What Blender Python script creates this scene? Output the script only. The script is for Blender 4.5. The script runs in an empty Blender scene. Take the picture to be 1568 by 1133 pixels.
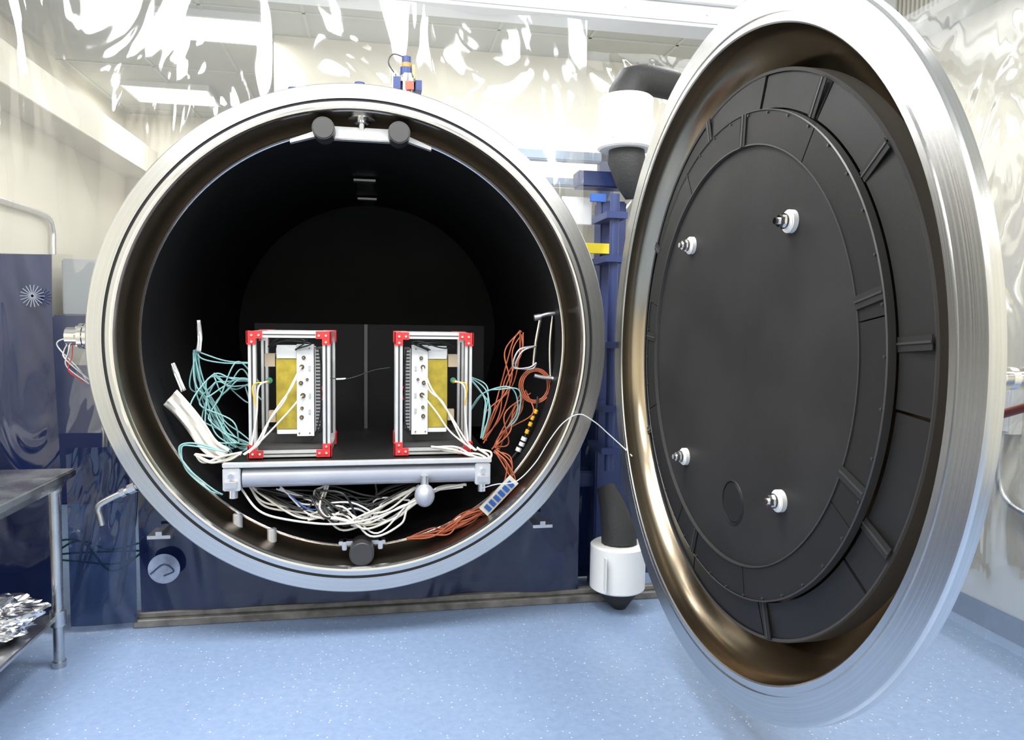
import bpy, bmesh, math, random
from mathutils import Vector, Matrix, noise
random.seed(7)
S=bpy.context.scene
try:
    S.view_settings.view_transform='Standard'; S.view_settings.look='None'
except Exception: pass
COL=S.collection
# ---------------------------------------------------------------- materials
def newmat(name):
    m=bpy.data.materials.new(name); m.use_nodes=True
    nt=m.node_tree; return m,nt,nt.nodes['Principled BSDF'],nt.nodes['Material Output']
def mat(name,col,rough=.5,metal=0,bump=0,bscale=40,var=0,vscale=6,coat=0,spec=None,rvar=0):
    m,nt,b,o=newmat(name)
    b.inputs['Base Color'].default_value=(*col,1); b.inputs['Roughness'].default_value=rough; b.inputs['Metallic'].default_value=metal
    b.inputs['Coat Weight'].default_value=coat
    if spec is not None: b.inputs['Specular IOR Level'].default_value=spec
    tc=nt.nodes.new('ShaderNodeTexCoord')
    if var:
        n=nt.nodes.new('ShaderNodeTexNoise'); n.inputs['Scale'].default_value=vscale; n.inputs['Detail'].default_value=4
        nt.links.new(tc.outputs['Object'],n.inputs['Vector'])
        r=nt.nodes.new('ShaderNodeMapRange'); r.inputs[1].default_value=.3; r.inputs[2].default_value=.7; r.inputs[3].default_value=1-var; r.inputs[4].default_value=1+var
        nt.links.new(n.outputs['Fac'],r.inputs[0])
        h=nt.nodes.new('ShaderNodeVectorMath'); h.operation='SCALE'; h.inputs[0].default_value=col
        nt.links.new(r.outputs[0],h.inputs['Scale']); nt.links.new(h.outputs[0],b.inputs['Base Color'])
        if rvar:
            r2=nt.nodes.new('ShaderNodeMapRange'); r2.inputs[1].default_value=.3; r2.inputs[2].default_value=.7; r2.inputs[3].default_value=max(0.02,rough-rvar); r2.inputs[4].default_value=rough+rvar
            nt.links.new(n.outputs['Fac'],r2.inputs[0]); nt.links.new(r2.outputs[0],b.inputs['Roughness'])
    if bump:
        n=nt.nodes.new('ShaderNodeTexNoise'); n.inputs['Scale'].default_value=bscale; n.inputs['Detail'].default_value=5
        nt.links.new(tc.outputs['Object'],n.inputs['Vector'])
        bp=nt.nodes.new('ShaderNodeBump'); bp.inputs['Strength'].default_value=bump; bp.inputs['Distance'].default_value=.01
        nt.links.new(n.outputs['Fac'],bp.inputs['Height']); nt.links.new(bp.outputs[0],b.inputs['Normal'])
    return m
def brushed(name,col,rough=.3,amp=.25,freq=160):
    # circumferentially brushed steel: 1-D noise over the radius (object y axis = axis of revolution)
    m,nt,b,o=newmat(name); L=nt.links.new
    tc=nt.nodes.new('ShaderNodeTexCoord'); sx=nt.nodes.new('ShaderNodeSeparateXYZ'); L(tc.outputs['Object'],sx.inputs[0])
    cb=nt.nodes.new('ShaderNodeCombineXYZ'); L(sx.outputs[0],cb.inputs[0]); L(sx.outputs[2],cb.inputs[1])
    ln=nt.nodes.new('ShaderNodeVectorMath'); ln.operation='LENGTH'; L(cb.outputs[0],ln.inputs[0])
    ad=nt.nodes.new('ShaderNodeMath'); ad.operation='ADD'; L(ln.outputs['Value'],ad.inputs[0]); L(sx.outputs[1],ad.inputs[1])
    n=nt.nodes.new('ShaderNodeTexNoise'); n.noise_dimensions='1D'; n.inputs['Scale'].default_value=freq; n.inputs['Detail'].default_value=6; L(ad.outputs[0],n.inputs['W'])
    n2=nt.nodes.new('ShaderNodeTexNoise'); n2.inputs['Scale'].default_value=2.3; n2.inputs['Detail'].default_value=3; L(tc.outputs['Object'],n2.inputs['Vector'])
    mx=nt.nodes.new('ShaderNodeMath'); mx.operation='MULTIPLY_ADD'; L(n.outputs['Fac'],mx.inputs[0]); mx.inputs[1].default_value=amp
    mr=nt.nodes.new('ShaderNodeMath'); mr.operation='MULTIPLY_ADD'; L(n2.outputs['Fac'],mr.inputs[0]); mr.inputs[1].default_value=.25; mr.inputs[2].default_value=.88-amp*.5
    L(mr.outputs[0],mx.inputs[2])
    sc=nt.nodes.new('ShaderNodeVectorMath'); sc.operation='SCALE'; sc.inputs[0].default_value=col; L(mx.outputs[0],sc.inputs['Scale']); L(sc.outputs[0],b.inputs['Base Color'])
    b.inputs['Metallic'].default_value=1; b.inputs['Roughness'].default_value=rough
    bp=nt.nodes.new('ShaderNodeBump'); bp.inputs['Strength'].default_value=.15; bp.inputs['Distance'].default_value=.001; L(n.outputs['Fac'],bp.inputs['Height']); L(bp.outputs[0],b.inputs['Normal'])
    return m
def plastic_sheet(name,tint,trans,diffcol,gloss=.18,rough=.05,bump=.25,bs=3.0,detail=1,dist=.5,zs=.6):
    m,nt,b,o=newmat(name); nt.nodes.remove(b); L=nt.links.new
    tc=nt.nodes.new('ShaderNodeTexCoord'); mp=nt.nodes.new('ShaderNodeMapping'); mp.inputs['Scale'].default_value=(1.6,1.6,zs); L(tc.outputs['Object'],mp.inputs[0])
    n=nt.nodes.new('ShaderNodeTexNoise'); n.inputs['Scale'].default_value=bs; n.inputs['Detail'].default_value=detail; n.inputs['Distortion'].default_value=dist; L(mp.outputs[0],n.inputs['Vector'])
    bp=nt.nodes.new('ShaderNodeBump'); bp.inputs['Strength'].default_value=bump; bp.inputs['Distance'].default_value=.12; L(n.outputs['Fac'],bp.inputs['Height'])
    t=nt.nodes.new('ShaderNodeBsdfTransparent'); t.inputs[0].default_value=(*tint,1)
    d=nt.nodes.new('ShaderNodeBsdfDiffuse'); d.inputs[0].default_value=(*diffcol,1); L(bp.outputs[0],d.inputs['Normal'])
    g=nt.nodes.new('ShaderNodeBsdfGlossy'); g.inputs['Roughness'].default_value=rough; L(bp.outputs[0],g.inputs['Normal'])
    m1=nt.nodes.new('ShaderNodeMixShader'); m1.inputs[0].default_value=1-trans; L(t.outputs[0],m1.inputs[1]); L(d.outputs[0],m1.inputs[2])
    lw=nt.nodes.new('ShaderNodeLayerWeight'); lw.inputs['Blend'].default_value=.35
    ma=nt.nodes.new('ShaderNodeMath'); ma.operation='MULTIPLY_ADD'; L(lw.outputs['Fresnel'],ma.inputs[0]); ma.inputs[1].default_value=.4; ma.inputs[2].default_value=gloss; ma.use_clamp=True
    m2=nt.nodes.new('ShaderNodeMixShader'); L(ma.outputs[0],m2.inputs[0]); L(m1.outputs[0],m2.inputs[1]); L(g.outputs[0],m2.inputs[2])
    L(m2.outputs[0],o.inputs[0]); return m

STEEL=brushed('brushed_steel',(.65,.65,.645),.27)
STEEL_IN=brushed('chamber_wall_steel',(.28,.24,.20),.30,.35,60)
STEEL_DISH=brushed('door_dish_steel',(.45,.37,.26),.20,.45,50)
LIP=mat('polished_lip',(.8,.79,.78),.2,1)
BLACK=mat('black_shroud_paint',(.009,.009,.010),.62,0,bump=.05,bscale=60,var=.25,vscale=3,spec=.25)
BLACKD=mat('black_door_paint',(.019,.0185,.0185),.6,0,bump=.04,bscale=80,var=.25,vscale=4,spec=.32)
BLACKM=mat('black_door_ring_paint',(.014,.0135,.0135),.52,0,bump=.04,bscale=80,var=.2,vscale=4,spec=.32)
BLACKE=mat('black_panel_edge',(.042,.041,.041),.4,0,spec=.5)
DARK=mat('dark_rubber',(.012,.012,.013),.6)
ALU=mat('aluminium',(.72,.72,.73),.35,1,var=.08,vscale=20)
ALUW=mat('anodised_aluminium',(.68,.69,.70),.38,.55,var=.05,vscale=30)
GREYTUBE=mat('grey_tube',(.44,.46,.52),.38,.35,var=.06)
CHROME=mat('chrome',(.8,.79,.77),.15,1)
WHITE=mat('white_plastic',(.82,.82,.81),.4,var=.03)
WHITEP=mat('white_painted_panel',(.80,.81,.80),.45,var=.05,vscale=30)
RED=mat('red_bracket',(.62,.03,.035),.4)
GOLD=mat('kapton_film',(.44,.34,.04),.32,.25,bump=.25,bscale=30,var=.25,vscale=18)
BRASS=mat('brass',(.55,.38,.14),.3,1)
TAN=mat('tan_block',(.45,.36,.25),.6)
TEAL=mat('teal_cable',(.25,.48,.48),.45); CREAM=mat('cream_cable',(.72,.69,.61),.5); WHT=mat('white_cable',(.8,.8,.8),.45)
ORNG=mat('copper_orange_cable',(.45,.115,.05),.45); BLKC=mat('black_cable',(.015,.015,.016),.45); YEL=mat('yellow_connector',(.85,.42,.02),.4)
GREENC=mat('green_cable',(.02,.2,.12),.4)
FOAM=mat('black_foam_insulation',(.022,.022,.022),.65,0,bump=.3,bscale=90)
NAVYM=mat('navy_paint',(.02,.035,.12),.4)
BLUE=mat('blue_plastic',(.02,.10,.38),.4); YELL=mat('yellow_plastic',(.75,.6,.03),.5)
CREAMW=mat('cream_wall_paint',(.70,.66,.55),.6,0,bump=.05,bscale=50,var=.03,vscale=2)
CEIL=mat('ceiling_tile',(.45,.46,.43),.8,0,bump=.1,bscale=120,var=.03)
CGRID=mat('ceiling_grid',(.49,.50,.47),.6)
CURT=plastic_sheet('clear_vinyl',(.97,.98,.98),.92,(.8,.8,.79),gloss=.09,rough=.07,bump=.40,bs=1.25,detail=1.6,dist=2.2,zs=.75)
NAVY=plastic_sheet('navy_vinyl',(.05,.08,.25),.10,(.006,.012,.050),gloss=.06,rough=.09,bump=.7,bs=1.5,detail=2.2,dist=1.8)
NAVYT=plastic_sheet('navy_vinyl_translucent',(.16,.24,.42),.55,(.02,.035,.10),gloss=.06,rough=.07,bump=.6,bs=1.5,detail=2,dist=1.8)
PAINTW=mat('white_painted_beam',(.76,.77,.78),.35,0,var=.03)
TABLE=mat('stainless_table',(.55,.56,.57),.28,1,var=.1,vscale=8,rvar=.06)
FOIL=mat('aluminium_foil',(.85,.85,.86),.15,1)
BASEB=mat('navy_baseboard',(.03,.045,.09),.5)
SILLM=mat('grimy_metal_sill',(.20,.19,.175),.55,.3,bump=.3,bscale=30,var=.35,vscale=14)
def floor_mat():
    m,nt,b,o=newmat('blue_speckled_vinyl'); L=nt.links.new
    tc=nt.nodes.new('ShaderNodeTexCoord')
    n=nt.nodes.new('ShaderNodeTexNoise'); n.inputs['Scale'].default_value=34; n.inputs['Detail'].default_value=8; n.inputs['Roughness'].default_value=.7; L(tc.outputs['Object'],n.inputs['Vector'])
    cr=nt.nodes.new('ShaderNodeValToRGB'); cr.color_ramp.elements[0].position=.34; cr.color_ramp.elements[0].color=(.200,.285,.45,1); cr.color_ramp.elements[1].position=.68; cr.color_ramp.elements[1].color=(.255,.345,.51,1); L(n.outputs['Fac'],cr.inputs[0])
    v=nt.nodes.new('ShaderNodeTexVoronoi'); v.inputs['Scale'].default_value=60; L(tc.outputs['Object'],v.inputs['Vector'])
    nd=nt.nodes.new('ShaderNodeTexNoise'); nd.inputs['Scale'].default_value=150; L(tc.outputs['Object'],nd.inputs['Vector'])
    ad=nt.nodes.new('ShaderNodeMath'); ad.operation='MULTIPLY_ADD'; L(nd.outputs['Fac'],ad.inputs[0]); ad.inputs[1].default_value=.35; L(v.outputs['Distance'],ad.inputs[2])
    lt=nt.nodes.new('ShaderNodeMath'); lt.operation='LESS_THAN'; lt.inputs[1].default_value=.35; L(ad.outputs[0],lt.inputs[0])
    sp=nt.nodes.new('ShaderNodeSeparateColor'); L(v.outputs['Color'],sp.inputs[0])
    g=nt.nodes.new('ShaderNodeMath'); g.operation='GREATER_THAN'; g.inputs[1].default_value=.70; L(sp.outputs[0],g.inputs[0])
    mu=nt.nodes.new('ShaderNodeMath'); mu.operation='MULTIPLY'; L(lt.outputs[0],mu.inputs[0]); L(g.outputs[0],mu.inputs[1])
    mx=nt.nodes.new('ShaderNodeMix'); mx.data_type='RGBA'; L(mu.outputs[0],mx.inputs[0]); L(cr.outputs[0],mx.inputs[6]); mx.inputs[7].default_value=(.60,.67,.75,1)
    L(mx.outputs[2],b.inputs['Base Color'])
    n2=nt.nodes.new('ShaderNodeTexNoise'); n2.inputs['Scale'].default_value=3; L(tc.outputs['Object'],n2.inputs['Vector'])
    mr=nt.nodes.new('ShaderNodeMapRange'); mr.inputs[3].default_value=.24; mr.inputs[4].default_value=.45; L(n2.outputs['Fac'],mr.inputs[0]); L(mr.outputs[0],b.inputs['Roughness'])
    return m
FLOORM=floor_mat()
# ---------------------------------------------------------------- helpers
def empty(name,loc=(0,0,0)):
    e=bpy.data.objects.new(name,None); e.location=loc; e.empty_display_size=.1; COL.objects.link(e); return e
def link(name,me,par=None,M=None):
    o=bpy.data.objects.new(name,me); COL.objects.link(o)
    if M is not None: o.matrix_world=M
    if par is not None:
        o.parent=par; o.matrix_parent_inverse=Matrix.Translation(-Vector(par.location))
    return o
def finish(bm,name,m,par=None,M=None,smooth=True,ang=30):
    bmesh.ops.recalc_face_normals(bm,faces=bm.faces)
    me=bpy.data.meshes.new(name); bm.to_mesh(me); bm.free()
    for mm in (m if isinstance(m,(list,tuple)) else [m]): me.materials.append(mm)
    if smooth:
        for p in me.polygons: p.use_smooth=True
        me.set_sharp_from_angle(angle=math.radians(ang))
    return link(name,me,par,M)
def addbox(bm,x0,x1,y0,y1,z0,z1,mi=0,M=None):
    vs=[bm.verts.new((x,y,z)) for x in (x0,x1) for y in (y0,y1) for z in (z0,z1)]
    if M is not None:
        for v in vs: v.co=M@v.co
    fs=[]
    for idx in ((0,1,3,2),(4,6,7,5),(0,4,5,1),(2,3,7,6),(0,2,6,4),(1,5,7,3)):
        f=bm.faces.new([vs[i] for i in idx]); f.material_index=mi; fs.append(f)
    return vs,fs
def box(name,x0,x1,y0,y1,z0,z1,m,par=None,bev=.003,M=None):
    bm=bmesh.new(); addbox(bm,x0,x1,y0,y1,z0,z1)
    if bev: bmesh.ops.bevel(bm,geom=bm.edges[:],offset=bev,segments=2,affect='EDGES')
    return finish(bm,name,m,par,M)
def lathe(name,prof,m,par=None,M=None,seg=160,closed=False,ang=30,a0=0,a1=2*math.pi):
    bm=bmesh.new(); rings=[]
    full=abs(a1-a0-2*math.pi)<1e-6; n=seg if full else seg+1
    for r,y in prof:
        if r<1e-6: rings.append([bm.verts.new((0,y,0))]); continue
        rings.append([bm.verts.new((r*math.cos(a0+(a1-a0)*i/seg),y,r*math.sin(a0+(a1-a0)*i/seg))) for i in range(n)])
    prs=list(zip(rings[:-1],rings[1:]))
    if closed: prs.append((rings[-1],rings[0]))
    for A,B in prs:
        for i in range(seg):
            j=(i+1)%n
            if len(A)==1 and len(B)==1: continue
            if len(A)==1: bm.faces.new((A[0],B[i],B[j]))
            elif len(B)==1: bm.faces.new((A[i],A[j],B[0]))
            else: bm.faces.new((A[i],A[j],B[j],B[i]))
    if not full and closed:
        bm.faces.new([R[0] for R in rings]); bm.faces.new([R[-1] for R in rings][::-1])
    return finish(bm,name,m,par,M,ang=ang)
def addcyl(bm,c,ax,r,l,seg=24,mi=0,r2=None):
    ax=Vector(ax).normalized(); q=ax.to_track_quat('Z','Y').to_matrix().to_4x4()
    M=Matrix.Translation(Vector(c))@q
    res=bmesh.ops.create_cone(bm,cap_ends=True,segments=seg,radius1=r,radius2=r if r2 is None else r2,depth=l,matrix=M)
    fs=set(f for v in res['verts'] for f in v.link_faces)
    for f in fs: f.material_index=mi
def cyl(name,c,ax,r,l,m,par=None,seg=32,r2=None,bev=0,M=None):
    bm=bmesh.new(); addcyl(bm,c,ax,r,l,seg,0,r2)
    if bev:
        es=[e for e in bm.edges if e.calc_face_angle(0)>1.0]
        bmesh.ops.bevel(bm,geom=es,offset=bev,segments=3,affect='EDGES')
    return finish(bm,name,m,par,M)
def crom(pts,n=8):
    P=[Vector(p) for p in pts]; P=[P[0]*2-P[1]]+P+[P[-1]*2-P[-2]]; out=[]
    for i in range(1,len(P)-2):
        a,b,c,d=P[i-1:i+3]
        for k in range(n):
            t=k/n; out.append(.5*((2*b)+(c-a)*t+(2*a-5*b+4*c-d)*t*t+(3*b-a-3*c+d)*t**3))
    out.append(P[-2]); return out
def tube(name,pts,radii,m,par=None,seg=24,smoothpath=True,n=6):
    P=crom(pts,n) if smoothpath else [Vector(p) for p in pts]
    if not isinstance(radii,(list,tuple)): radii=[radii]*len(pts)
    bm=bmesh.new(); rings=[]; up=None
    for i,p in enumerate(P):
        t=(P[min(i+1,len(P)-1)]-P[max(i-1,0)]).normalized()
        if up is None: up=t.orthogonal().normalized()
        up=(up-t*up.dot(t)).normalized(); s=t.cross(up)
        u=i/(len(P)-1)*(len(radii)-1); k=min(int(u),len(radii)-2); r=radii[k]+(radii[k+1]-radii[k])*(u-k)
        rings.append([bm.verts.new(p+(up*math.cos(2*math.pi*j/seg)+s*math.sin(2*math.pi*j/seg))*r) for j in range(seg)])
    for A,B in zip(rings[:-1],rings[1:]):
        for j in range(seg): bm.faces.new((A[j],A[(j+1)%seg],B[(j+1)%seg],B[j]))
    bm.faces.new(rings[0][::-1]); bm.faces.new(rings[-1])
    return finish(bm,name,m,par,ang=40)
def cables(name,paths,r,m,par=None):
    cu=bpy.data.curves.new(name,'CURVE'); cu.dimensions='3D'; cu.bevel_depth=r; cu.bevel_resolution=2; cu.use_fill_caps=True
    for pts in paths:
        P=crom(pts,8); sp=cu.splines.new('POLY'); sp.points.add(len(P)-1)
        for i,p in enumerate(P): sp.points[i].co=(*p,1)
        sp.use_smooth=True
    cu.materials.append(m); o=bpy.data.objects.new(name,cu); COL.objects.link(o)
    if par is not None: o.parent=par; o.matrix_parent_inverse=Matrix.Translation(-Vector(par.location))
    return o
def jit(pts,n,a,seed=0,ends=.3,dens=1):
    rd=random.Random(seed); out=[]
    for k in range(n):
        Q=[]
        for i,p in enumerate(pts):
            s=a*(ends if i in (0,len(pts)-1) else 1)
            Q.append((p[0]+rd.gauss(0,s),p[1]+rd.gauss(0,s*.7),p[2]+rd.gauss(0,s)))
        out.append(Q)
    return out
# ---------------------------------------------------------------- room
HC=1.253
XL,XR,YB,YF,ZC=-2.25,2.78,4.2,-4.6,3.2
box('floor',XL-.1,XR+.1,YF-.1,YB+.1,-.1,0,FLOORM,bev=0)
box('ceiling',XL-.1,XR+.1,YF-.1,YB+.1,ZC,ZC+.1,CEIL,bev=0)
box('wall_back',XL-.1,XR+.1,YB,YB+.1,0,ZC,CREAMW,bev=0)
box('wall_partition',-.62,XR,3.05,3.15,0,ZC,CREAMW,bev=0)
box('wall_left',XL-.1,XL,YF,YB,0,ZC,CREAMW,bev=0)
box('wall_right',XR,XR+.1,YF,YB,0,ZC,CREAMW,bev=0)
box('wall_front',XL-.1,XR+.1,YF-.1,YF,0,ZC,CREAMW,bev=0)
box('trim_4',-.62,XR,2.0,3.05,2.30,ZC,CREAMW,bev=.004)   # boxed-in duct behind the chamber
box('baseboard_right',XR-.012,XR,YF,YB,0,.11,BASEB,bev=.003)
box('baseboard_left',XL,XL+.012,YF,YB,0,.11,BASEB,bev=.003)
box('baseboard_back',XL,-.62,YB-.012,YB,0,.11,BASEB,bev=.003)
box('trim_1',XL,XL+.28,.5,YB,2.62,2.86,CREAMW,bev=.004)   # soffit on the left wall
bm=bmesh.new()   # ceiling T grid
for i in range(9): addbox(bm,XL,XR,-4.4+i*1.2,-4.38+i*1.2,ZC-.006,ZC)
for i in range(9): addbox(bm,XL+.05+i*.6,XL+.07+i*.6,YF,YB,ZC-.006,ZC)
finish(bm,'trim_2',CGRID,smooth=False)
bm=bmesh.new(); addbox(bm,-.98,1.5,.24,.30,0,.035); addbox(bm,-.98,1.5,.262,.30,.035,.06); bmesh.ops.bevel(bm,geom=bm.edges[:],offset=.004,segments=1,affect='EDGES')
finish(bm,'trim_3',SILLM)
# ---------------------------------------------------------------- lights
def troffer(loc,sx,sy,power,first=[0]):
    e=empty('ceiling_light',loc)
    x,y,z=loc
    bm=bmesh.new()
    for a in ((x-sx/2-.02,x-sx/2,y-sy/2-.02,y+sy/2+.02),(x+sx/2,x+sx/2+.02,y-sy/2-.02,y+sy/2+.02),(x-sx/2,x+sx/2,y-sy/2-.02,y-sy/2),(x-sx/2,x+sx/2,y+sy/2,y+sy/2+.02)):
        addbox(bm,*a,z-.012,z+.03)
    finish(bm,'light_frame',PAINTW,e,smooth=False)
    # diffuser panel of the fitting, really glowing
    md,nt,b,o_=newmat('light_diffuser'); b.inputs['Base Color'].default_value=(.9,.9,.88,1); b.inputs['Emission Color'].default_value=(1,.99,.97,1); b.inputs['Emission Strength'].default_value=3.0
    bm=bmesh.new(); addbox(bm,x-sx/2,x+sx/2,y-sy/2,y+sy/2,z+.002,z+.012); finish(bm,'diffuser',md,e,smooth=False)
    l=bpy.data.lights.new('lamp','AREA'); l.shape='RECTANGLE'; l.size=sx; l.size_y=sy; l.energy=power; l.color=(.985,.99,1)
    o=bpy.data.objects.new('lamp',l); COL.objects.link(o); o.location=(x,y,z-.005); o.parent=e; o.matrix_parent_inverse=Matrix.Translation(-Vector(loc))
for loc,sx,sy,p in [((-.95,1.9,ZC-.03),.58,.38,20),((-1.62,3.42,ZC-.03),.62,.42,18),((.6,1.0,ZC-.03),1.2,.4,27),((1.95,.95,ZC-.03),.6,.6,26),
                    ((-1.3,-.9,ZC-.03),.6,1.2,56),((.1,-.9,ZC-.03),.6,1.2,56),((1.6,-1.1,ZC-.03),.6,1.2,56),
                    ((-1.0,-3.1,ZC-.03),.6,1.2,54),((1.4,-3.3,ZC-.03),.6,1.2,54)]:
    troffer(loc,sx,sy,p)
w=bpy.data.worlds.new('World'); S.world=w; w.use_nodes=True; w.node_tree.nodes['Background'].inputs[0].default_value=(.8,.85,.9,1); w.node_tree.nodes['Background'].inputs[1].default_value=.3
# ---------------------------------------------------------------- vacuum chamber
ch=empty('vacuum_chamber',(0,1.2,HC)); T=Matrix.Translation((0,0,HC))
lathe('flange',[(1.046,0),(1.05,.004),(1.05,.085),(1.0,.09),(1.0,2.55),(.9,2.75),(.6,2.92),(0,3.0)],STEEL,ch,T)
lathe('flange_face',[(1.046,0),(.990,0),(.990,.012),(.978,.012),(.978,0),(.962,0),(.958,.004),(.958,.010),(.950,.010),(.947,.014),(.945,.03)],STEEL,ch,T,seg=200)
lathe('o_ring',[(.990,.007),(.978,.007)],DARK,ch,T)
lathe('inner_lip',[(.962,-.002),(.957,-.004),(.949,-.002),(.946,.006)],LIP,ch,T)
lathe('vessel_wall',[(.945,.03),(.945,2.45),(.8,2.65),(0,2.8)],STEEL_IN,ch,T)
lathe('shroud',[(.8945,.162),(.8945,2.19),(0,2.19),(0,2.21),(.905,2.21),(.905,.162)],BLACK,ch,T)
lathe('shroud_edge',[(.8945,.160),(.898,.157),(.905,.160),(.905,.17)],LIP,ch,T)
lathe('shroud_standoff_ring',[(.906,.30),(.944,.30),(.944,.33),(.906,.33)],STEEL_IN,ch,T)
for k,y0 in ((0,1.12),(1,1.75)):
    bm=bmesh.new(); addbox(bm,-.075,.045,y0,y0+.05,HC+.868,HC+.88); addbox(bm,-.06,.03,y0+.06,y0+.3,HC+.872,HC+.885,1)
    finish(bm,'shroud_clip',[ALU,BLACKE],ch,smooth=False)
bm=bmesh.new(); addbox(bm,-.15,.15,.085,.125,2.098,2.150); bmesh.ops.bevel(bm,geom=bm.edges[:],offset=.004,segments=2,affect='EDGES'); finish(bm,'hanger_plate',ALUW,ch)
for x in (-.15,.153): 
    cyl('hanger_roller',(x,.06,2.122),(0,1,0),.045,.10,BLACKE,ch,40,bev=.005)
    cyl('roller_axle',(x,.115,2.122),(0,1,0),.014,.14,CHROME,ch)
tube('hanger_stem',[(0,.1,2.14),(0,.1,2.165),(0,.1,2.17),(0,.1,2.195)],[.018,.018,.028,.028],CHROME,ch,smoothpath=False)
tube('hanger_flange',[(0,.1,2.185),(0,.1,2.203)],[.056,.056],STEEL,ch,smoothpath=False)
for s in (-1,1):
    bm=bmesh.new(); vs=[(s*.19,2.106),(s*.29,2.076),(s*.29,2.090),(s*.19,2.130)]
    a=[bm.verts.new((x,.1,z)) for x,z in vs]; b=[bm.verts.new((x,.13,z)) for x,z in vs]
    bm.faces.new(a); bm.faces.new(b[::-1]); [bm.faces.new((a[i],b[i],b[(i+1)%4],a[(i+1)%4])) for i in range(4)]
    finish(bm,'hanger_wing',ALUW,ch,smooth=False)
cyl('bottom_roller',(0,.08,.358),(0,1,0),.052,.12,BLACKE,ch,40,bev=.006)
box('bottom_roller_bracket',-.10,.10,.10,.14,.375,.392,ALU,ch)
for x in (-.075,.078): box('roller_cheek',x-.010,x+.010,.09,.15,.355,.392,ALU,ch)
for x,z,h in ((-.525,.50,.07),(-.385,.435,.06)):
    cyl('shroud_support_peg',(x,.16,z-.02),(0,0,1),.020,h,ALUW,ch,24,bev=.003)
for yy in (.7,2.1):
    bm=bmesh.new(); addbox(bm,-.6,.6,yy-.06,yy+.06,0,.36); addbox(bm,-.8,.8,yy-.1,yy+.1,0,.03); finish(bm,'support_saddle',NAVYM,ch,smooth=False)
for x,z in ((-.82,.450),(.80,.435)):
    bm=bmesh.new(); addbox(bm,x-.045,x+.045,.08,.2,z-.010,z+.004); addbox(bm,x-.012,x+.012,.08,.2,z+.004,z+.02); finish(bm,'flange_clamp',ALU,ch)
cables('shroud_rod',[[(.88,.3,1.385),(.87,.3,1.24),(.875,.3,1.09)],[(.82,.3,1.37),(.80,.3,1.25),(.79,.3,1.14)]],.008,CHROME,ch)
cables('shroud_rod_handle',[[(.80,.27,1.375),(.85,.27,1.39),(.90,.27,1.395)],[(.79,.27,1.10),(.84,.27,1.09),(.89,.27,1.085)]],.010,ALU,ch)
for p in ((.80,.27,1.375),(.90,.27,1.395),(.89,.27,1.085)): cyl('rod_knob',p,(1,0,.2),.015,.03,ALU,ch,16)
# connector strip lying along the lower right of the shroud lip
Mc=Matrix.Translation((.60,.10,.575))@Matrix.Rotation(math.radians(-46),4,'Y')
bm=bmesh.new(); addbox(bm,-.10,.10,-.008,.008,-.026,.026,0,Mc)
for i in range(6): addbox(bm,-.082+i*.029,-.062+i*.029,-.016,-.008,-.016,.016,1,Mc)
finish(bm,'connector_strip',[CREAM,BLUE],ch,smooth=False)
# ---------------------------------------------------------------- door
az=-1.5821
D=Vector((1.1235,-.919,HC)); Md=Matrix.Translation(D)@Matrix.Rotation(az,4,'Z')
dr=empty('vacuum_chamber_door',D)
lathe('door_flange',[(.950,.004),(.954,0),(.970,0),(.970,.006),(.978,.006),(.978,0),(1.044,0),(1.05,.006),(1.05,.030),(1.040,.038),(.975,.040)],STEEL,dr,Md,seg=220)
lathe('door_dome',[(.975,.040),(.964,.065),(.940,.100),(.890,.155),(.81,.215),(.70,.265),(.45,.33),(.2,.36),(0,.365)],STEEL,dr,Md)
lathe('door_dish',[(.950,.004),(.948,.045),(.938,.080),(.905,.120),(.865,.155),(.80,.20),(.69,.25),(.44,.315),(0,.35)],STEEL_DISH,dr,Md,seg=220)
lathe('shroud_disc',[(0,.05),(.638,.05),(.642,.054),(.642,.075),(0,.075)],BLACKD,dr,Md)
def sector(name,r0,r1,a0,a1,y0,y1,m,cone=0):
    seg=max(4,int((a1-a0)/math.radians(2)))
    return lathe(name,[(r0,y0),(r1,y0+cone),(r1,y1+cone),(r0,y1)],m,dr,Md,seg=seg,closed=True,a0=a0,a1=a1)
rd=math.radians
rr=random.Random(3)
seams=[-6,38,58,82,108,150,176,205,250,285,322,354]
for a,b in zip(seams[:-1],seams[1:]): 
    q=rr.uniform(0,.006); sector('outer_panel',.742,.836+rr.uniform(0,.008),rd(a+.3),rd(b-.3),.062+q,.070+q,BLACKM,.010)
seams=[10,55,88,120,165,200,240,282,330,370]
for a,b in zip(seams[:-1],seams[1:]):
    q=rr.uniform(0,.003); sector('middle_panel',.640,.734,rd(a+.15),rd(b-.15),.040+q,.056,BLACKM)
lathe('panel_rim',[(.838,.070),(.845,.067),(.848,.072),(.848,.13),(.84,.13)],BLACKE,dr,Md)
lathe('ring_hem',[(.7335,.040),(.735,.0375),(.738,.040),(.738,.06)],BLACKE,dr,Md)
lathe('disc_hem',[(.638,.0495),(.6395,.0385),(.643,.0385),(.643,.042)],BLACKE,dr,Md)
for a,r0,r1,yy in ((14,.64,.735,.036),(37,.74,.84,.060),(60,.74,.84,.060),(86,.64,.735,.036),(108,.74,.84,.060),(150,.74,.84,.060),(176,.64,.735,.036),(205,.74,.84,.060),(252,.64,.735,.036),(288,.74,.84,.060),(332,.74,.84,.060),(338,.64,.735,.036),(5,.74,.84,.060)):
    M2=Md@Matrix.Rotation(-rd(a),4,'Y')
    bm=bmesh.new(); addbox(bm,r0,r1,yy+.001,yy+.004,-.016,.016); addbox(bm,r0,r1,yy-.0015,yy+.001,-.001,.004,1)
    finish(bm,'seam_strip',[BLACKD,BLACKE],dr,M2,smooth=False)
bm=bmesh.new()
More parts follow.
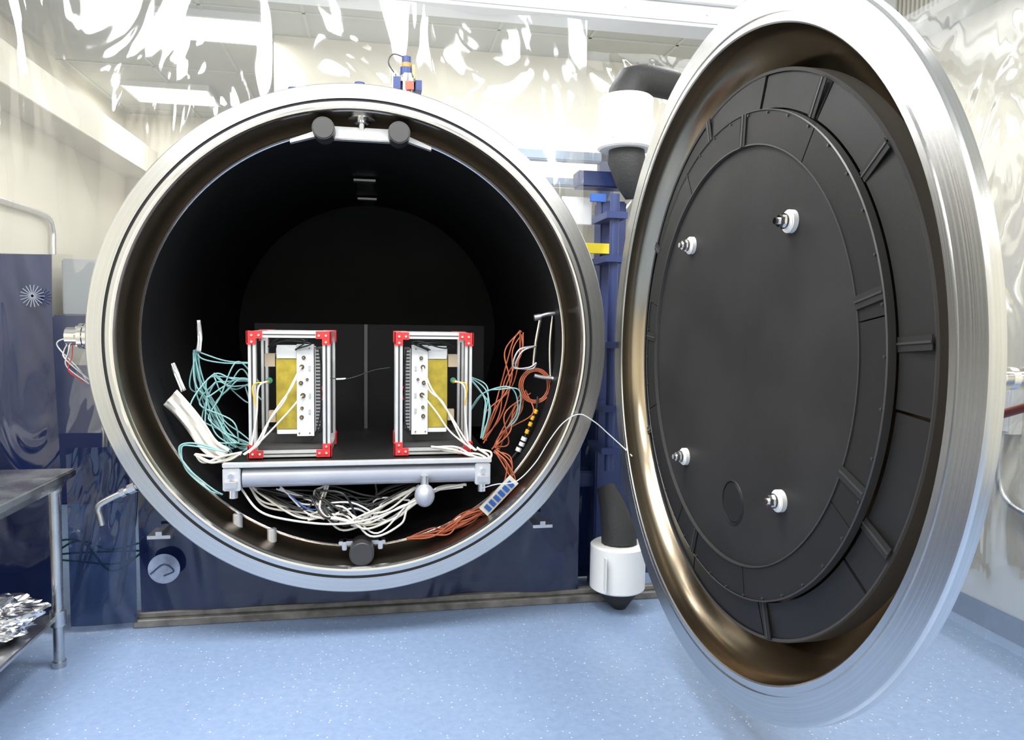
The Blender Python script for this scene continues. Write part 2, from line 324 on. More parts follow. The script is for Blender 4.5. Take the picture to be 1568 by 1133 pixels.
for a in range(3,360,9): addcyl(bm,(.728*math.cos(rd(a)),.040,.728*math.sin(rd(a))),(0,1,0),.0035,.006,8)
finish(bm,'panel_rivets',BLACKE,dr,Md)
for sx in (-1,1):
    for sz in (-1,1):
        x,z=sx*.323,sz*.380
        cyl('standoff_washer',(x,.043,z),(0,1,0),.031,.020,WHITE,dr,40,bev=.003,M=Md)
        bm=bmesh.new(); addcyl(bm,(x,.029,z),(0,1,0),.021,.012,32); addcyl(bm,(x,.018,z),(0,1,0),.017,.018,6); addcyl(bm,(x,.006,z),(0,1,0),.009,.016,20)
        finish(bm,'standoff_bolt',CHROME,dr,Md)
cx,cz=.045,-.455
lathe('cover_plate',[(0,.047),(.060,.047),(.064,.051)],BLACKM,dr,Md@Matrix.Translation((cx,0,cz)),seg=48)
lathe('cover_ring',[(.064,.050),(.065,.046),(.068,.046),(.070,.050)],BLACKM,dr,Md@Matrix.Translation((cx,0,cz)),seg=48)
bm=bmesh.new(); addcyl(bm,(1.265,-1.865,1.262),(1,0,0),.014,.10,24); addcyl(bm,(1.25,-1.865,1.262),(1,0,0),.022,.015,24); addcyl(bm,(1.285,-1.865,1.262),(1,0,0),.022,.02,24)
finish(bm,'door_feedthrough',CHROME,dr)
tube('feedthrough_cable',[(1.30,-1.865,1.262),(1.38,-1.85,1.26),(1.46,-1.8,1.23),(1.47,-1.6,1.15),(1.45,-1.3,1.05)],.010,mat('dark_red_hose',(.12,.02,.015),.5),dr)
# ---------------------------------------------------------------- hinge structure
hg=empty('hinge_support_frame',(1.2,.4,0))
box('hinge_post',1.14,1.27,.40,.52,0,1.95,NAVYM,hg,.008)
box('hinge_arm_upper',1.03,1.28,.44,.54,2.02,2.10,NAVYM,hg,.008)
box('hinge_arm_lower',1.03,1.28,.44,.54,.52,.60,NAVYM,hg,.008)
box('strut_upper',.76,1.30,.70,.76,2.20,2.25,mat('pale_blue_steel',(.26,.33,.44),.4,.3),hg,.006)
box('strut_lower',.86,1.30,.70,.76,2.07,2.11,bpy.data.materials['pale_blue_steel'],hg,.006)
box('strut_post',1.22,1.30,.70,.76,0,2.25,NAVYM,hg,.006)
box('white_cover_plate',.98,1.14,.56,.57,1.85,1.99,WHITE,hg,.003)
bm=bmesh.new(); addcyl(bm,(1.15,.22,1.30),(0,0,1),.022,1.30,24)
for z in (.75,.95,1.25,1.65,1.85): addbox(bm,1.10,1.20,.18,.42,z-.015,z+.015)
finish(bm,'hinge_pin',NAVYM,hg)
box('yellow_tag',1.06,1.19,.385,.40,1.69,1.74,YELL,hg,.002)
box('blue_tag',1.08,1.16,.385,.40,1.94,1.98,BLUE,hg,.002)
def hjoint(x,y,z0,z1):
    e=empty('insulated_pipe_joint',(x,y,(z0+z1)/2)); h=(z1-z0)/2
    M=Matrix.Translation((x,y,(z0+z1)/2))@Matrix.Rotation(math.pi/2,4,'X')
    lathe('white_jacket',[(0,-h),(.120,-h),(.130,-h+.008),(.130,h-.008),(.120,h),(0,h)],WHITE,e,M,seg=64)
    bm=bmesh.new(); addbox(bm,x-.10,x-.095,y-.131,y-.100,z0+.03,z1-.03); finish(bm,'jacket_seam',WHITE,e)
    return e
e1=hjoint(1.225,.32,2.175,2.42)
tube('insulation_cone',[(1.235,.32,2.18),(1.235,.32,2.13),(1.26,.32,2.02),(1.27,.33,1.95)],[.085,.09,.07,.03],FOAM,e1,smoothpath=False)
tube('insulation_elbow',[(1.225,.32,2.41),(1.225,.32,2.44),(1.25,.33,2.50),(1.32,.36,2.53),(1.50,.42,2.53)],[.09,.085,.075,.072,.072],FOAM,e1,smoothpath=False,seg=14)
e2=hjoint(1.185,.16,.10,.315)
tube('insulation_elbow',[(1.19,.16,.31),(1.19,.17,.37),(1.17,.20,.47),(1.15,.26,.56)],[.085,.085,.065,.045],FOAM,e2,smoothpath=False,seg=14)
tube('insulation_foot',[(1.19,.16,.11),(1.195,.16,.07),(1.20,.16,0.0)],[.09,.085,.03],FOAM,e2,smoothpath=False)
# ---------------------------------------------------------------- platform
pf=empty('equipment_platform',(0,.5,.74))
bm=bmesh.new(); addbox(bm,-.56,.556,.05,1.05,.735,.752); bmesh.ops.bevel(bm,geom=bm.edges[:],offset=.002,segments=1,affect='EDGES'); finish(bm,'platform_plate',BLACKM,pf)
box('front_rail',-.56,.556,.035,.06,.738,.758,ALUW,pf,.003)
cyl('front_tube',(0,.09,.690),(1,0,0),.045,.97,GREYTUBE,pf,48)
cyl('rear_tube',(0,.95,.688),(1,0,0),.045,1.1,GREYTUBE,pf,48)
for s,x0,x1 in ((-1,-.56,-.49),(1,.485,.552)):
    box('end_bracket',x0,x1,.04,.12,.64,.735,ALUW,pf,.004)
    box('end_clamp',x0+.01,x1-.01,.02,.05,.655,.685,ALU,pf,.004)
    cyl('end_foot',((x0+x1)/2,.08,.628),(0,0,1),.018,.05,ALU,pf,20)
    cyl('leg',((x0+x1)/2,.95,.60),(0,0,1),.02,.35,ALU,pf,20)
    cyl('bracket_screw',((x0+x1)/2,.035,.705),(0,1,0),.012,.02,CHROME,pf,6)
for x in (-.53,.51):
    box('side_beam',x-.02,x+.02,.1,1.0,.69,.733,ALUW,pf,.003)
bm=bmesh.new(); addbox(bm,-.59,-.015,1.0,1.012,.752,1.325); addbox(bm,.005,.65,1.0,1.012,.752,1.325); addbox(bm,-.014,.004,.985,1.015,.752,1.325,1)
finish(bm,'back_panel',[BLACK,mat('divider_strip',(.10,.10,.10),.4)],pf,smooth=False)
bm=bmesh.new(); bmesh.ops.create_uvsphere(bm,u_segments=32,v_segments=16,radius=.043,matrix=Matrix.Translation((.265,.02,.605))@Matrix.Diagonal((1,1.2,1.15,1))); finish(bm,'float_ball',GREYTUBE,pf)
cyl('ball_stem',(.265,.03,.66),(0,0,1),.018,.06,ALU,pf,20)
# ---------------------------------------------------------------- cubesat frames
def satframe(xc,s):
    x0,x1,y0,y1,z0,z1=xc-.168,xc+.168,.14,.50,.760,1.298
    e=empty('satellite_test_frame',(xc,.32,z0))
    t=.031; bm=bmesh.new()
    for x in (x0,x1-t):
        for y in (y0,y1-t):
            addbox(bm,x,x+t,y,y+t,z0,z1)
            addbox(bm,x+t*.38,x+t*.62,y-.0006,y,z0+.05,z1-.05,1)
    for z in (z0,z1-t*.85):
        for y in (y0,y1-t): addbox(bm,x0+t,x1-t,y+.002,y+t-.002,z,z+t*.85); addbox(bm,x0+.06,x1-.06,y+.001,y+.002,z+t*.35,z+t*.5,1)
        for x in (x0,x1-t): addbox(bm,x+.002,x+t-.002,y0+t,y1-t,z,z+t*.85)
    finish(bm,'extrusion_frame',[ALUW,BLACKE],e,smooth=False)
    bm=bmesh.new()
    for sx,X in ((1,x0),(-1,x1)):
        for sz,Z in ((1,z0),(-1,z1)):
            for y in (y0,y1):
                ya,yb=(y-.006,y) if y==y0 else (y,y+.006)
                a,b=sorted((X-sx*.004,X+sx*.058)); c,d=sorted((Z-sz*.002,Z+sz*.030)); addbox(bm,a,b,ya,yb,c,d)
                a,b=sorted((X-sx*.004,X+sx*.032)); c,d=sorted((Z+sz*.030,Z+sz*.056)); addbox(bm,a,b,ya,yb,c,d)
                if y==y0:
                    for dx,dz in ((.016,.016),(.045,.016),(.016,.044)): addcyl(bm,(X+sx*dx,ya-.002,Z+sz*dz),(0,1,0),.005,.005,12,1)
            a,b=sorted((X-sx*.006,X)); c,d=sorted((Z-sz*.002,Z+sz*.05)); addbox(bm,a,b,y0-.006,y0+.05,c,d); addbox(bm,a,b,y1-.05,y1+.006,c,d)
    finish(bm,'corner_gussets',[RED,CHROME],e,smooth=False)
    uc=xc+s*.02; 
    def B(u0,u1,ya,yb,za,zb,mi,bm):
        a,b=sorted((uc+s*u0,uc+s*u1)); addbox(bm,a,b,ya,yb,za,zb,mi)
    bm=bmesh.new()
    B(-.085,.065,.22,.44,.85,1.225,0,bm)
    B(-.084,.002,.205,.22,.872,1.178,1,bm)       # gold film
    B(-.080,.002,.200,.22,1.181,1.238,0,bm)      # white block above
    B(-.080,.002,.205,.22,.850,.869,0,bm)
    B(.004,.076,.190,.22,.842,1.242,0,bm)        # white connector strip
    B(-.088,-.0855,.24,.42,.87,1.2,1,bm)
    finish(bm,'satellite_body',[WHITEP,GOLD],e,smooth=False)
    bm=bmesh.new()
    B(.078,.102,.20,.42,.86,1.225,0,bm)
    for i in range(24): B(.080,.102,.196,.20,.87+i*.0148,.8775+i*.0148,1,bm)
    B(.080,.084,.190,.196,.86,1.225,1,bm)
    finish(bm,'deployer_comb',[BLACKE,mat('dull_metal',(.42,.42,.43),.45,1)],e,smooth=False)
    bm=bmesh.new()
    for u,z,r in ((.034,1.185,.008),(.026,1.145,.010),(.048,1.09,.006),(.022,1.075,.009),(.030,1.02,.011),(.026,.965,.007),(.024,.925,.009),(.058,1.225,.003),(.014,1.225,.003),(.058,.855,.003),(.014,.855,.003)):
        addcyl(bm,(uc+s*u,.186,z),(0,1,0),r,.010,20,0); addcyl(bm,(uc+s*u,.18,z),(0,1,0),r*.5,.012,12,1)
    for u,z in ((.058,1.14),(.059,1.02),(.058,.95)): addbox(bm,uc+s*u-.005,uc+s*u+.005,.184,.19,z-.010,z+.010,2)
    finish(bm,'connectors',[BLACKE,BRASS,ALU],e,smooth=False)
    bm=bmesh.new(); B(-.130,-.088,.20,.26,1.145,1.20,0,bm); B(-.118,-.088,.22,.25,.90,.95,0,bm); finish(bm,'tan_insulator',TAN,e,smooth=False)
    cyl('green_knob',(uc-s*.110,.19,1.085),(0,1,0),.013,.02,GREENC,e,20); cyl('knob_hub',(uc-s*.110,.17,1.085),(0,1,0),.007,.03,BRASS,e,12)
    bm=bmesh.new(); addbox(bm,x0+t,x1-t,y0+t,y1-t,z0+.028,z0+.045)
    for yy in (.24,.40): addbox(bm,x0+t,x1-t,yy,yy+.02,z0+.045,.85)
    finish(bm,'unit_cradle',BLACKE,e,smooth=False)
    P=jit([(uc+s*.0,.18,1.22),(uc+s*.05,.15,1.26),(uc-s*.05,.17,1.262),(uc-s*.12,.25,1.23)],3,.008,3+int(s))
    cables('harness_black',P+jit([(uc+s*.10,.19,1.22),(uc+s*.115,.185,1.05),(uc+s*.105,.19,.9),(uc+s*.06,.2,.82)],2,.005,9),.003,BLKC,e)
    cables('harness_cream',jit([(uc+s*.026,.165,1.145),(uc-s*.01,.14,1.06),(uc-s*.05,.125,.99),(uc-s*.10,.12,.92),(uc-s*.15,.10,.83),(uc-s*.20,.08,.785)],2,.005,5)
        +jit([(uc+s*.026,.165,1.02),(uc-s*.03,.12,.95),(uc-s*.10,.11,.87),(uc-s*.18,.08,.79)],1,.005,6)+jit([(uc-s*.110,.16,1.085),(uc-s*.15,.13,1.06),(uc-s*.155,.12,.95),(uc-s*.17,.10,.82)],1,.004,8),.004,CREAM,e)
    cables('harness_yellow',jit([(uc-s*.110,.16,1.08),(uc-s*.165,.13,1.07),(uc-s*.155,.12,.98)],1,.003,11),.003,YEL,e)
    cables('harness_red',jit([(uc+s*.112,.185,1.06),(uc+s*.118,.18,1.03),(uc+s*.112,.185,1.0)],1,.003,12),.003,RED,e)
    return e
satframe(-.304,1); satframe(.310,-1)
# ---------------------------------------------------------------- cables
tb=empty('teal_cable_bundle',(-.6,.3,.9))
P=[]
P+=jit([(-.74,.38,1.21),(-.70,.36,1.17),(-.60,.34,1.15),(-.48,.30,1.155)],2,.008,1)
P+=jit([(-.74,.38,1.20),(-.72,.37,1.08),(-.67,.35,.98),(-.62,.33,.88),(-.55,.28,.80),(-.47,.25,.79)],9,.020,2)
P+=jit([(-.46,.32,1.06),(-.56,.30,1.09),(-.64,.30,1.04),(-.67,.30,.96),(-.61,.28,.86),(-.54,.25,.80)],7,.030,3)
P+=jit([(-.66,.36,1.10),(-.58,.33,1.02),(-.52,.33,1.07),(-.46,.34,1.0)],3,.03,4)
P+=jit([(-.56,.12,.79),(-.68,.13,.83),(-.745,.13,.80),(-.72,.13,.72),(-.63,.12,.64),(-.58,.12,.61)],3,.006,5)
P+=jit([(.48,.3,.92),(.55,.25,1.02),(.63,.22,1.05),(.70,.22,1.02),(.71,.25,.92),(.66,.28,.84)],2,.008,6)
P+=jit([(.48,.3,1.10),(.54,.26,1.03),(.56,.22,.93),(.53,.2,.82)],4,.015,7)
cables('teal_strands',P,.0033,TEAL,tb)
rb=empty('white_ribbon_cable',(-.7,.25,.9))
def ribbon(name,pts,wd,m,par,flip=1,taper=.35):
    P=crom(pts,8); bm=bmesh.new(); R=[]
    for i,p in enumerate(P):
        t=(P[min(i+1,len(P)-1)]-P[max(i-1,0)]).normalized(); sd=t.cross(Vector((0,1,.2))).normalized()
        w=wd*(1-taper*i/len(P)); R.append([bm.verts.new(p+sd*w*(k/6-.5)+Vector((0,.006*math.sin(k*2.2+i*.2),0))) for k in range(7)])
    for A,B in zip(R[:-1],R[1:]):
        for k in range(6): bm.faces.new((A[k],A[k+1],B[k+1],B[k]))
    o=finish(bm,name,m,par); md=o.modifiers.new('s','SOLIDIFY'); md.thickness=.003; return o
ribbon('ribbon',[(-.81,.24,1.01),(-.76,.22,.96),(-.70,.20,.89),(-.64,.18,.81),(-.57,.16,.765)],.09,CREAM,rb,taper=.2)
ribbon('ribbon_tail',[(-.72,.36,1.34),(-.715,.36,1.26),(-.72,.36,1.20)],.012,WHT,rb,taper=-.8)
ribbon('ribbon_tail_2',[(-.82,.32,1.15),(-.80,.31,1.10),(-.77,.3,1.03)],.014,WHT,rb,taper=-.8)
wb=empty('white_cable_bundle',(0,.15,.55)); 
P=[]
P+=jit([(-.48,.16,.64),(-.40,.14,.56),(-.28,.12,.52),(-.15,.1,.50)],4,.018,21)
P+=jit([(-.15,.12,.64),(-.18,.10,.55),(-.08,.08,.49),(.02,.08,.50),(.10,.1,.55),(.24,.12,.62)],5,.022,22)
P+=jit([(-.22,.1,.50),(-.10,.07,.52),(.03,.07,.47),(.15,.1,.52),(.22,.1,.56),(.34,.12,.61),(.45,.1,.63)],4,.018,23)
P+=jit([(-.68,.12,.78),(-.62,.11,.755),(-.56,.10,.77),(-.50,.09,.79)],4,.010,24)
P+=jit([(.30,.10,.80),(.40,.08,.785),(.48,.07,.77),(.54,.06,.745),(.55,.08,.77),(.50,.1,.79)],3,.008,25)
P+=[[(-.50,.1,.64),(-.42,.06,.55),(-.3,.05,.51),(-.12,.05,.485),(.03,.05,.50),(.2,.06,.56),(.32,.08,.62)]]
cables('cream_strands',P,.0048,CREAM,wb)
cables('white_strands',jit([(-.35,.15,.62),(-.2,.12,.53),(-.05,.1,.53),(.1,.1,.49),(.2,.12,.55)],4,.03,26),.004,WHT,wb)
bb=empty('black_cable_bundle',(0,.15,.55))
cables('black_strands',jit([(-.45,.17,.62),(-.30,.14,.56),(-.15,.13,.58),(0,.12,.55),(.12,.14,.60),(.3,.18,.64)],9,.03,27)+jit([(-.2,.1,.6),(-.12,.06,.53),(-.05,.08,.51),(.05,.1,.55)],6,.03,28),.005,BLKC,bb)
cables('blue_strands',jit([(-.3,.12,.6),(-.22,.1,.55),(-.15,.1,.53)],1,.02,29),.003,BLUE,bb)
ob=empty('orange_cable_bundle',(.65,.3,.9))
P=jit([(.74,.36,1.30),(.72,.34,1.20),(.66,.33,1.05),(.60,.30,.92),(.56,.28,.80)],6,.022,31)
P+=jit([(.76,.32,1.02),(.72,.3,.92),(.64,.28,.82),(.60,.25,.76)],8,.032,32)
P+=[[(.80+(.055+.008*k)*math.cos(a)*1.1,.29,1.05+(.07+.006*k)*math.sin(a)) for a in [i*.5+k*.3 for i in range(14)]] for k in range(3)]
P+=jit([(.60,.20,.76),(.66,.17,.70),(.66,.15,.62),(.58,.14,.53),(.46,.13,.45),(.34,.13,.40)],7,.018,33)
P+=jit([(.20,.13,.385),(.30,.13,.41),(.38,.13,.43),(.46,.13,.46),(.54,.13,.50)],8,.014,34)
cables('orange_strands',P,.0034,ORNG,ob)
cables('gray_loop',jit([(.80,.28,1.24),(.73,.27,1.20),(.70,.27,1.14),(.78,.27,1.13),(.80,.27,1.16)],2,.008,35),.0045,ALU,ob)
cb=empty('inline_connectors',(.76,.28,.85)); bm=bmesh.new()
for i,(x,z,mi) in enumerate(((.80,.93,0),(.785,.90,0),(.775,.87,0),(.76,.835,0),(.745,.80,1),(.735,.775,1),(.72,.75,1))):
    addcyl(bm,(x,.27,z),(.4,0,1),.010 if mi==0 else .014,.020 if mi==0 else .018,16,mi)
finish(bm,'connector_bodies',[YEL,WHT],cb); cables('connector_lead',[[(.81,.28,1.0),(.80,.27,.93),(.76,.27,.835),(.72,.27,.75),(.68,.27,.70)]],.006,BLKC,cb)
th=empty('thermocouple_wire',(1.0,0,.9))
cables('wire',[[(.52,.06,.62),(.58,.04,.64),(.66,.0,.66),(.74,-.01,.74),(.80,-.02,.84),(.86,-.03,.92),(.93,-.03,.955),(1.0,-.03,.92),(1.06,-.03,.87),(1.12,-.05,.815),(1.15,-.1,.78)]],.0025,WHT,th)
sw=empty('sensor_lead',(-.05,.16,1.1)); cables('lead',[[(-.14,.15,1.10),(-.08,.14,1.095),(-.03,.14,1.105),(.05,.2,1.13),(.12,.22,1.14)]],.0022,BLKC,sw); cyl('lead_sleeve',(-.09,.14,1.096),(1,0,.05),.0035,.04,WHT,sw,12)
# ---------------------------------------------------------------- exterior fittings
lp=empty('feedthrough_port',(-1.1,.15,1.27))
bm=bmesh.new(); addcyl(bm,(-1.07,.15,1.27),(1,0,0),.03,.14,32); addcyl(bm,(-1.09,.15,1.27),(1,0,0),.052,.018,32); addcyl(bm,(-1.112,.15,1.27),(1,0,0),.052,.018,32); addcyl(bm,(-1.145,.15,1.27),(1,0,0),.036,.05,32)
for a in range(6): addcyl(bm,(-1.10,.15+.042*math.cos(a*1.047),1.27+.042*math.sin(a*1.047)),(1,0,0),.006,.06,8)
finish(bm,'port_body',CHROME,lp)
cables('port_wires_white',jit([(-1.15,.15,1.27),(-1.19,.15,1.22),(-1.16,.15,1.15),(-1.10,.18,1.08)],3,.015,41),.003,ALU,lp)
cables('port_wires_red',jit([(-1.15,.15,1.25),(-1.16,.15,1.2),(-1.17,.15,1.13),(-1.12,.18,1.08)],2,.008,42),.0018,RED,lp)
dp=empty('drain_pipe',(-1.0,.15,.55)); tube('pipe',[(-.90,.16,.655),(-.96,.15,.63),(-1.05,.14,.585),(-1.068,.14,.56),(-1.062,.14,.53),(-1.055,.14,.49)],.013,STEEL,dp,smoothpath=True)
cyl('pipe_nut',(-.94,.152,.638),(.9,0,.4),.021,.03,CHROME,dp,6); cyl('pipe_nut_2',(-.975,.149,.622),(.9,0,.4),.018,.02,CHROME,dp,6)
vv=empty('vacuum_valve',(.19,.15,2.4))
bm=bmesh.new(); addcyl(bm,(.19,.15,2.31),(0,0,1),.034,.16,32,0); addcyl(bm,(.19,.15,2.368),(0,0,1),.044,.014,32,0); addcyl(bm,(.19,.15,2.386),(0,0,1),.030,.024,32,0); addcyl(bm,(.185,.15,2.41),(0,0,1),.028,.03,32,2); addbox(bm,.13,.16,.12,.19,2.33,2.38,2); addbox(bm,.225,.25,.12,.19,2.33,2.37,2); addcyl(bm,(.185,.15,2.435),(0,0,1),.022,.02,24,3); addcyl(bm,(.185,.15,2.458),(0,0,1),.020,.028,16,2); addcyl(bm,(.215,.14,2.40),(0,0,1),.010,.07,16,1); addcyl(bm,(.13,.14,2.37),(0,0,1),.012,.05,16,0); addbox(bm,.18,.215,.10,.112,2.325,2.355,4)
finish(bm,'valve_body',[CHROME,BRASS,mat('dark_blue_knob',(.012,.03,.13),.4),mat('ochre_knob',(.35,.17,.03),.4),mat('dull_red_tag',(.45,.06,.03),.4)],vv)
cables('valve_wire',[[(.14,.14,2.39),(.11,.14,2.44),(.13,.15,2.48),(.18,.15,2.47)]],.003,BLKC,vv)
for n_,x in (('gauge_port',-.28),('gauge_port',-.01)):
    z0=HC+math.sqrt(1-x*x); e=empty(n_,(x,.15,z0))
    bm=bmesh.new(); addcyl(bm,(x,.15,z0+.02),(0,0,1),.028,.10,24,0); addcyl(bm,(x,.15,z0+.08),(0,0,1),.022,.035,24,1); addcyl(bm,(x,.15,z0+.06),(0,0,1),.034,.010,24,0); finish(bm,'port',[CHROME,NAVYM],e)
# ---------------------------------------------------------------- curtains
def curtain(name,u0,u1,z0,z1,pos,m,axis='x',hole=None,cell=.05,amp=.02,seed=0,freq=1.3,wave=.01,hf=.1,bar=False):
    e=empty(name,((u0+u1)/2,pos,(z0+z1)/2) if axis=='x' else (pos,(u0+u1)/2,(z0+z1)/2))
    nu=max(2,int((u1-u0)/cell)); nz=max(2,int((z1-z0)/cell)); bm=bmesh.new(); G=[]
    for i in range(nu+1):
        row=[]
        for j in range(nz+1):
            u=u0+(u1-u0)*i/nu; z=z0+(z1-z0)*j/nz
            d=noise.noise(Vector((u*freq*2.2,z*freq*.9,seed)))*amp+noise.noise(Vector((u*freq*6,z*freq*2.5,seed+5)))*amp*hf+math.sin(u*7+seed+.6*math.sin(z*2))*wave
            row.append(bm.verts.new((u,pos+d,z) if axis=='x' else (pos+d,u,z)))
        G.append(row)
    for i in range(nu):
        for j in range(nz):
            c=(G[i][j].co+G[i+1][j+1].co)/2
            if hole and math.hypot(c.x-hole[0],c.z-hole[1])<hole[2]: continue
            bm.faces.new((G[i][j],G[i+1][j],G[i+1][j+1],G[i][j+1]))
    for v in [v for v in bm.verts if not v.link_faces]: bm.verts.remove(v)
    return finish(bm,'sheet',m,e,ang=80)
H=(0,HC,1.012)
curtain('clear_plastic_curtain',-2.22,1.02,.85,2.75,.30,CURT,hole=H,cell=.03,amp=.05,seed=11,hf=.12,wave=.004)
curtain('clear_plastic_curtain',1.02,2.74,.12,2.75,.64,CURT,cell=.04,amp=.04,seed=2,wave=.004)
curtain('clear_plastic_curtain',-3.0,.3,.10,2.8,2.5,CURT,axis='y',cell=.05,amp=.03,seed=3,wave=.004)
curtain('navy_plastic_curtain',-.95,1.02,.065,.845,.26,NAVY,hole=H,cell=.03,amp=.03,seed=4,wave=.006)
curtain('navy_plastic_curtain',1.03,1.60,.005,1.40,.58,NAVY,cell=.03,amp=.03,seed=9)
curtain('navy_plastic_curtain',-2.2,-1.24,.06,1.60,.22,NAVY,cell=.03,amp=.04,seed=5)
curtain('translucent_plastic_curtain',-1.22,-.96,.03,.80,.24,NAVYT,cell=.03,amp=.02,seed=6)
e=empty('round_sticker',(-.84,.20,.27)); bm=bmesh.new(); addcyl(bm,(-.84,.212,.27),(0,1,0),.065,.002,48,0); finish(bm,'sticker_disc',mat('sticker',(.26,.31,.42),.35,var=.4,vscale=14),e)
cables('sticker_swoosh',[[(-.895,.209,.25),(-.84,.209,.29),(-.80,.209,.26),(-.84,.209,.24)]],.003,NAVYM,e)
e=empty('star_sticker',(-1.3,.15,1.42)); bm=bmesh.new()
for k in range(9):
    addbox(bm,-.045,.045,-.001,.001,-.0014,.0014,0,Matrix.Translation((-1.30,.165,1.43))@Matrix.Rotation(k*math.pi/9,4,'Y'))
finish(bm,'star_rays',mat('star_grey',(.2,.22,.27),.4),e,smooth=False)
ob_=empty('overhead_beam',(0,.3,2.85)); bm=bmesh.new(); addbox(bm,XL,XR,.27,.42,2.76,2.86); addbox(bm,XL,XR,.24,.45,2.86,2.875); addbox(bm,XL,XR,.30,.42,2.875,3.2); addbox(bm,XL,XR,.26,.27,2.775,2.79)
bmesh.ops.bevel(bm,geom=bm.edges[:],offset=.003,segments=1,affect='EDGES'); finish(bm,'beam_body',PAINTW,ob_)
bm=bmesh.new()
for i in range(12): addcyl(bm,(-2+i*.4,.267,2.82),(0,1,0),.008,.01,12)
finish(bm,'beam_screws',ALU,ob_)
# ---------------------------------------------------------------- vent on right wall
vt=empty('wall_air_vent',(2.7,-.2,3.0)); bm=bmesh.new(); addbox(bm,2.60,2.78,-1.2,.55,2.80,2.84); addbox(bm,2.60,2.78,-1.2,.55,3.14,3.18); addbox(bm,2.70,2.78,-1.2,.55,2.84,3.14)
for i in range(58): addbox(bm,2.62,2.70,-1.18+i*.03,-1.165+i*.03,2.84,3.14)
finish(bm,'vent_louvers',mat('vent_paint',(.50,.49,.43),.5,var=.05),vt,smooth=False)
cd=empty('electrical_conduit',(2.74,-.6,.8))
tube('conduit_run',[(2.745,-1.6,1.35),(2.745,-1.6,1.0),(2.745,-1.6,.72),(2.745,-1.55,.62),(2.745,-1.4,.58),(2.745,-1.0,.57),(2.745,-.6,.57),(2.745,-.42,.60),(2.745,-.35,.70),(2.745,-.35,.9)],.016,ALU,cd)
bm=bmesh.new(); addbox(bm,2.72,2.78,-.42,-.28,.9,1.1); addbox(bm,2.715,2.72,-.41,-.29,.91,1.09); bmesh.ops.bevel(bm,geom=bm.edges[:],offset=.003,segments=1,affect='EDGES'); finish(bm,'outlet_box',WHITE,cd)
cd=empty('electrical_conduit',(-2.1,2.5,1.8))
tube('conduit_run',[(XL+.03,1.6,2.05),(XL+.03,2.0,2.05),(XL+.03,2.5,2.04),(XL+.03,2.6,1.95),(XL+.03,2.6,1.85),(XL+.03,2.6,1.78)],.02,ALU,cd)
eq=empty('equipment_cabinet',(-1.8,2.8,.8)); box('cabinet_base',-2.2,-1.45,2.5,3.1,0,1.35,NAVYM,eq,.01); box('cabinet_head',-2.15,-1.5,2.55,3.05,1.35,1.75,mat('grey_enclosure',(.42,.45,.48),.5),eq,.01); box('cabinet_shelf',-2.1,-1.55,2.49,2.5,1.0,1.15,ALU,eq,.003)
sc=empty('strip_curtain',(-2.15,1.0,1.6)); bm=bmesh.new()
for i in range(8): addcyl(bm,(-2.17+.02*(i%2),.7+i*.09,1.5),(0,0,1),.035,1.8,16)
finish(bm,'strips',mat('curtain_strip',(.40,.41,.38),.5),sc)
# ---------------------------------------------------------------- steel table
tt=empty('stainless_steel_table',(-1.6,-.6,.4))
tx0,tx1,ty0,ty1=-2.15,-1.08,-1.25,-.03
bm=bmesh.new(); addbox(bm,tx0,tx1,ty0,ty1,.735,.765); addbox(bm,tx0+.03,tx1-.03,ty0+.03,ty1-.03,.70,.735); addbox(bm,tx0+.02,tx1-.06,ty0+.04,ty1-.04,.185,.205)
bmesh.ops.bevel(bm,geom=bm.edges[:],offset=.005,segments=2,affect='EDGES'); finish(bm,'table_top_and_shelf',TABLE,tt)
bm=bmesh.new()
for x in (tx0+.06,tx1-.06):
    for y in (ty0+.07,ty1-.05):
        addcyl(bm,(x,y,.37),(0,0,1),.019,.70,24); addcyl(bm,(x,y,.195),(0,0,1),.028,.06,24); addcyl(bm,(x,y,.012),(0,0,1),.024,.024,24); addcyl(bm,(x,y,.70),(0,0,1),.026,.03,24)
finish(bm,'table_legs',TABLE,tt)
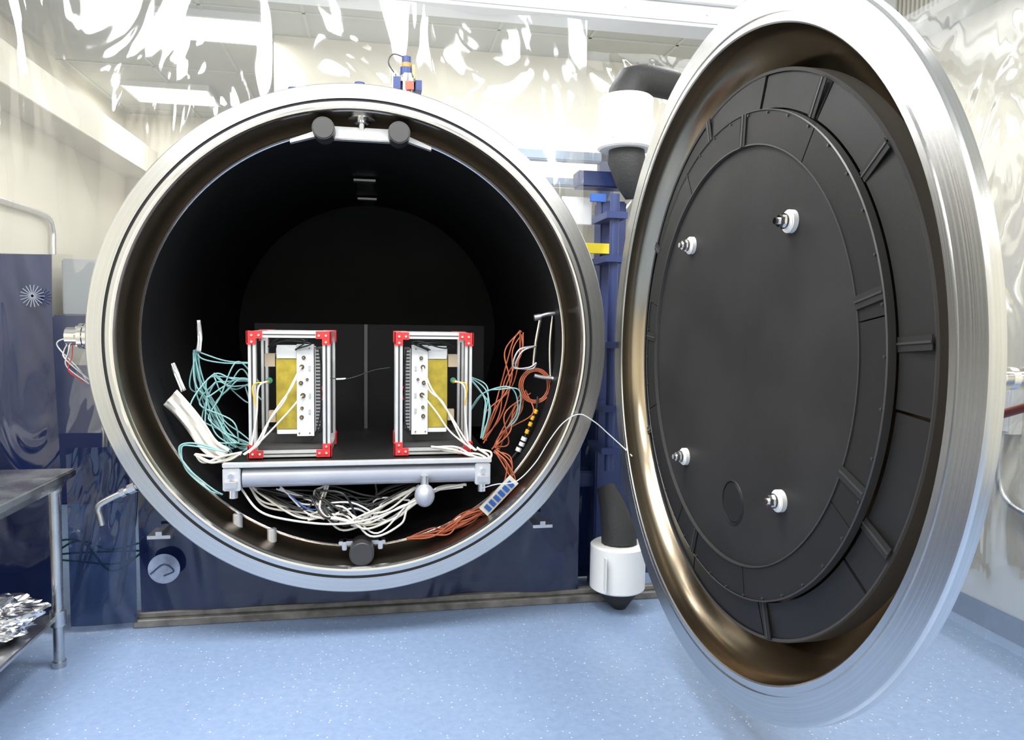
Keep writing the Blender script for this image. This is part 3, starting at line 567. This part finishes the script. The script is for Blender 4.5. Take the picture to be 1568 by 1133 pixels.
bk=empty('notebook',(-1.35,-.25,.77)); bm=bmesh.new(); Mb=Matrix.Translation((-1.42,-.22,0))@Matrix.Rotation(.2,4,'Z'); addbox(bm,-.15,.13,-.10,.10,.765,.777,0,Mb); addbox(bm,-.145,.125,-.095,.095,.777,.781,1,Mb); finish(bm,'notebook_cover',[BLKC,WHITE],bk,smooth=False)
fo=empty('crumpled_aluminum_foil',(-1.4,-.25,.27)); bm=bmesh.new(); bmesh.ops.create_icosphere(bm,subdivisions=5,radius=1)
for v in bm.verts:
    d=1+.35*noise.noise(v.co*2.2)+.25*abs(noise.noise(v.co*5+Vector((3,1,2))))+.12*abs(noise.noise(v.co*11))
    v.co=Vector((v.co.x*.20*d-1.38,v.co.y*.17*d-.27,max(.207,v.co.z*.075*d+.262)))
finish(bm,'foil',FOIL,fo,smooth=False)
gc=empty('green_cable_bundle',(-1.15,.6,.1)); cables('green_strands',jit([(-2.0,.55,.30),(-1.6,.5,.25),(-1.3,.45,.28),(-1.1,.45,.22),(-.95,.5,.3)],4,.04,51),.005,GREENC,gc)
cables('grey_strands',jit([(-1.15,.45,1.0),(-1.12,.42,.7),(-1.2,.42,.4),(-1.3,.45,.05)],4,.03,52)+jit([(-1.1,.4,1.0),(-1.0,.4,.7),(-1.02,.42,.5),(-1.1,.45,.02)],3,.03,53),.006,ALU,gc)
# ---------------------------------------------------------------- camera
f,pi_,ro,ya=1096.4977,0.0692,0.0137,0.1777
F=Vector((math.sin(ya)*math.cos(pi_),math.cos(ya)*math.cos(pi_),-math.sin(pi_)))
R0=Vector((math.cos(ya),-math.sin(ya),0)); U0=R0.cross(F)
R=R0*math.cos(ro)+U0*math.sin(ro); U=-R0*math.sin(ro)+U0*math.cos(ro)
cam=bpy.data.cameras.new('camera'); co=bpy.data.objects.new('camera',cam); COL.objects.link(co)
cam.sensor_width=36; cam.sensor_fit='HORIZONTAL'; cam.lens=f/1568*36; cam.clip_start=.02
co.matrix_world=Matrix(((R.x,U.x,-F.x,.0915),(R.y,U.y,-F.y,-3.0235),(R.z,U.z,-F.z,1.3584),(0,0,0,1)))
S.camera=co
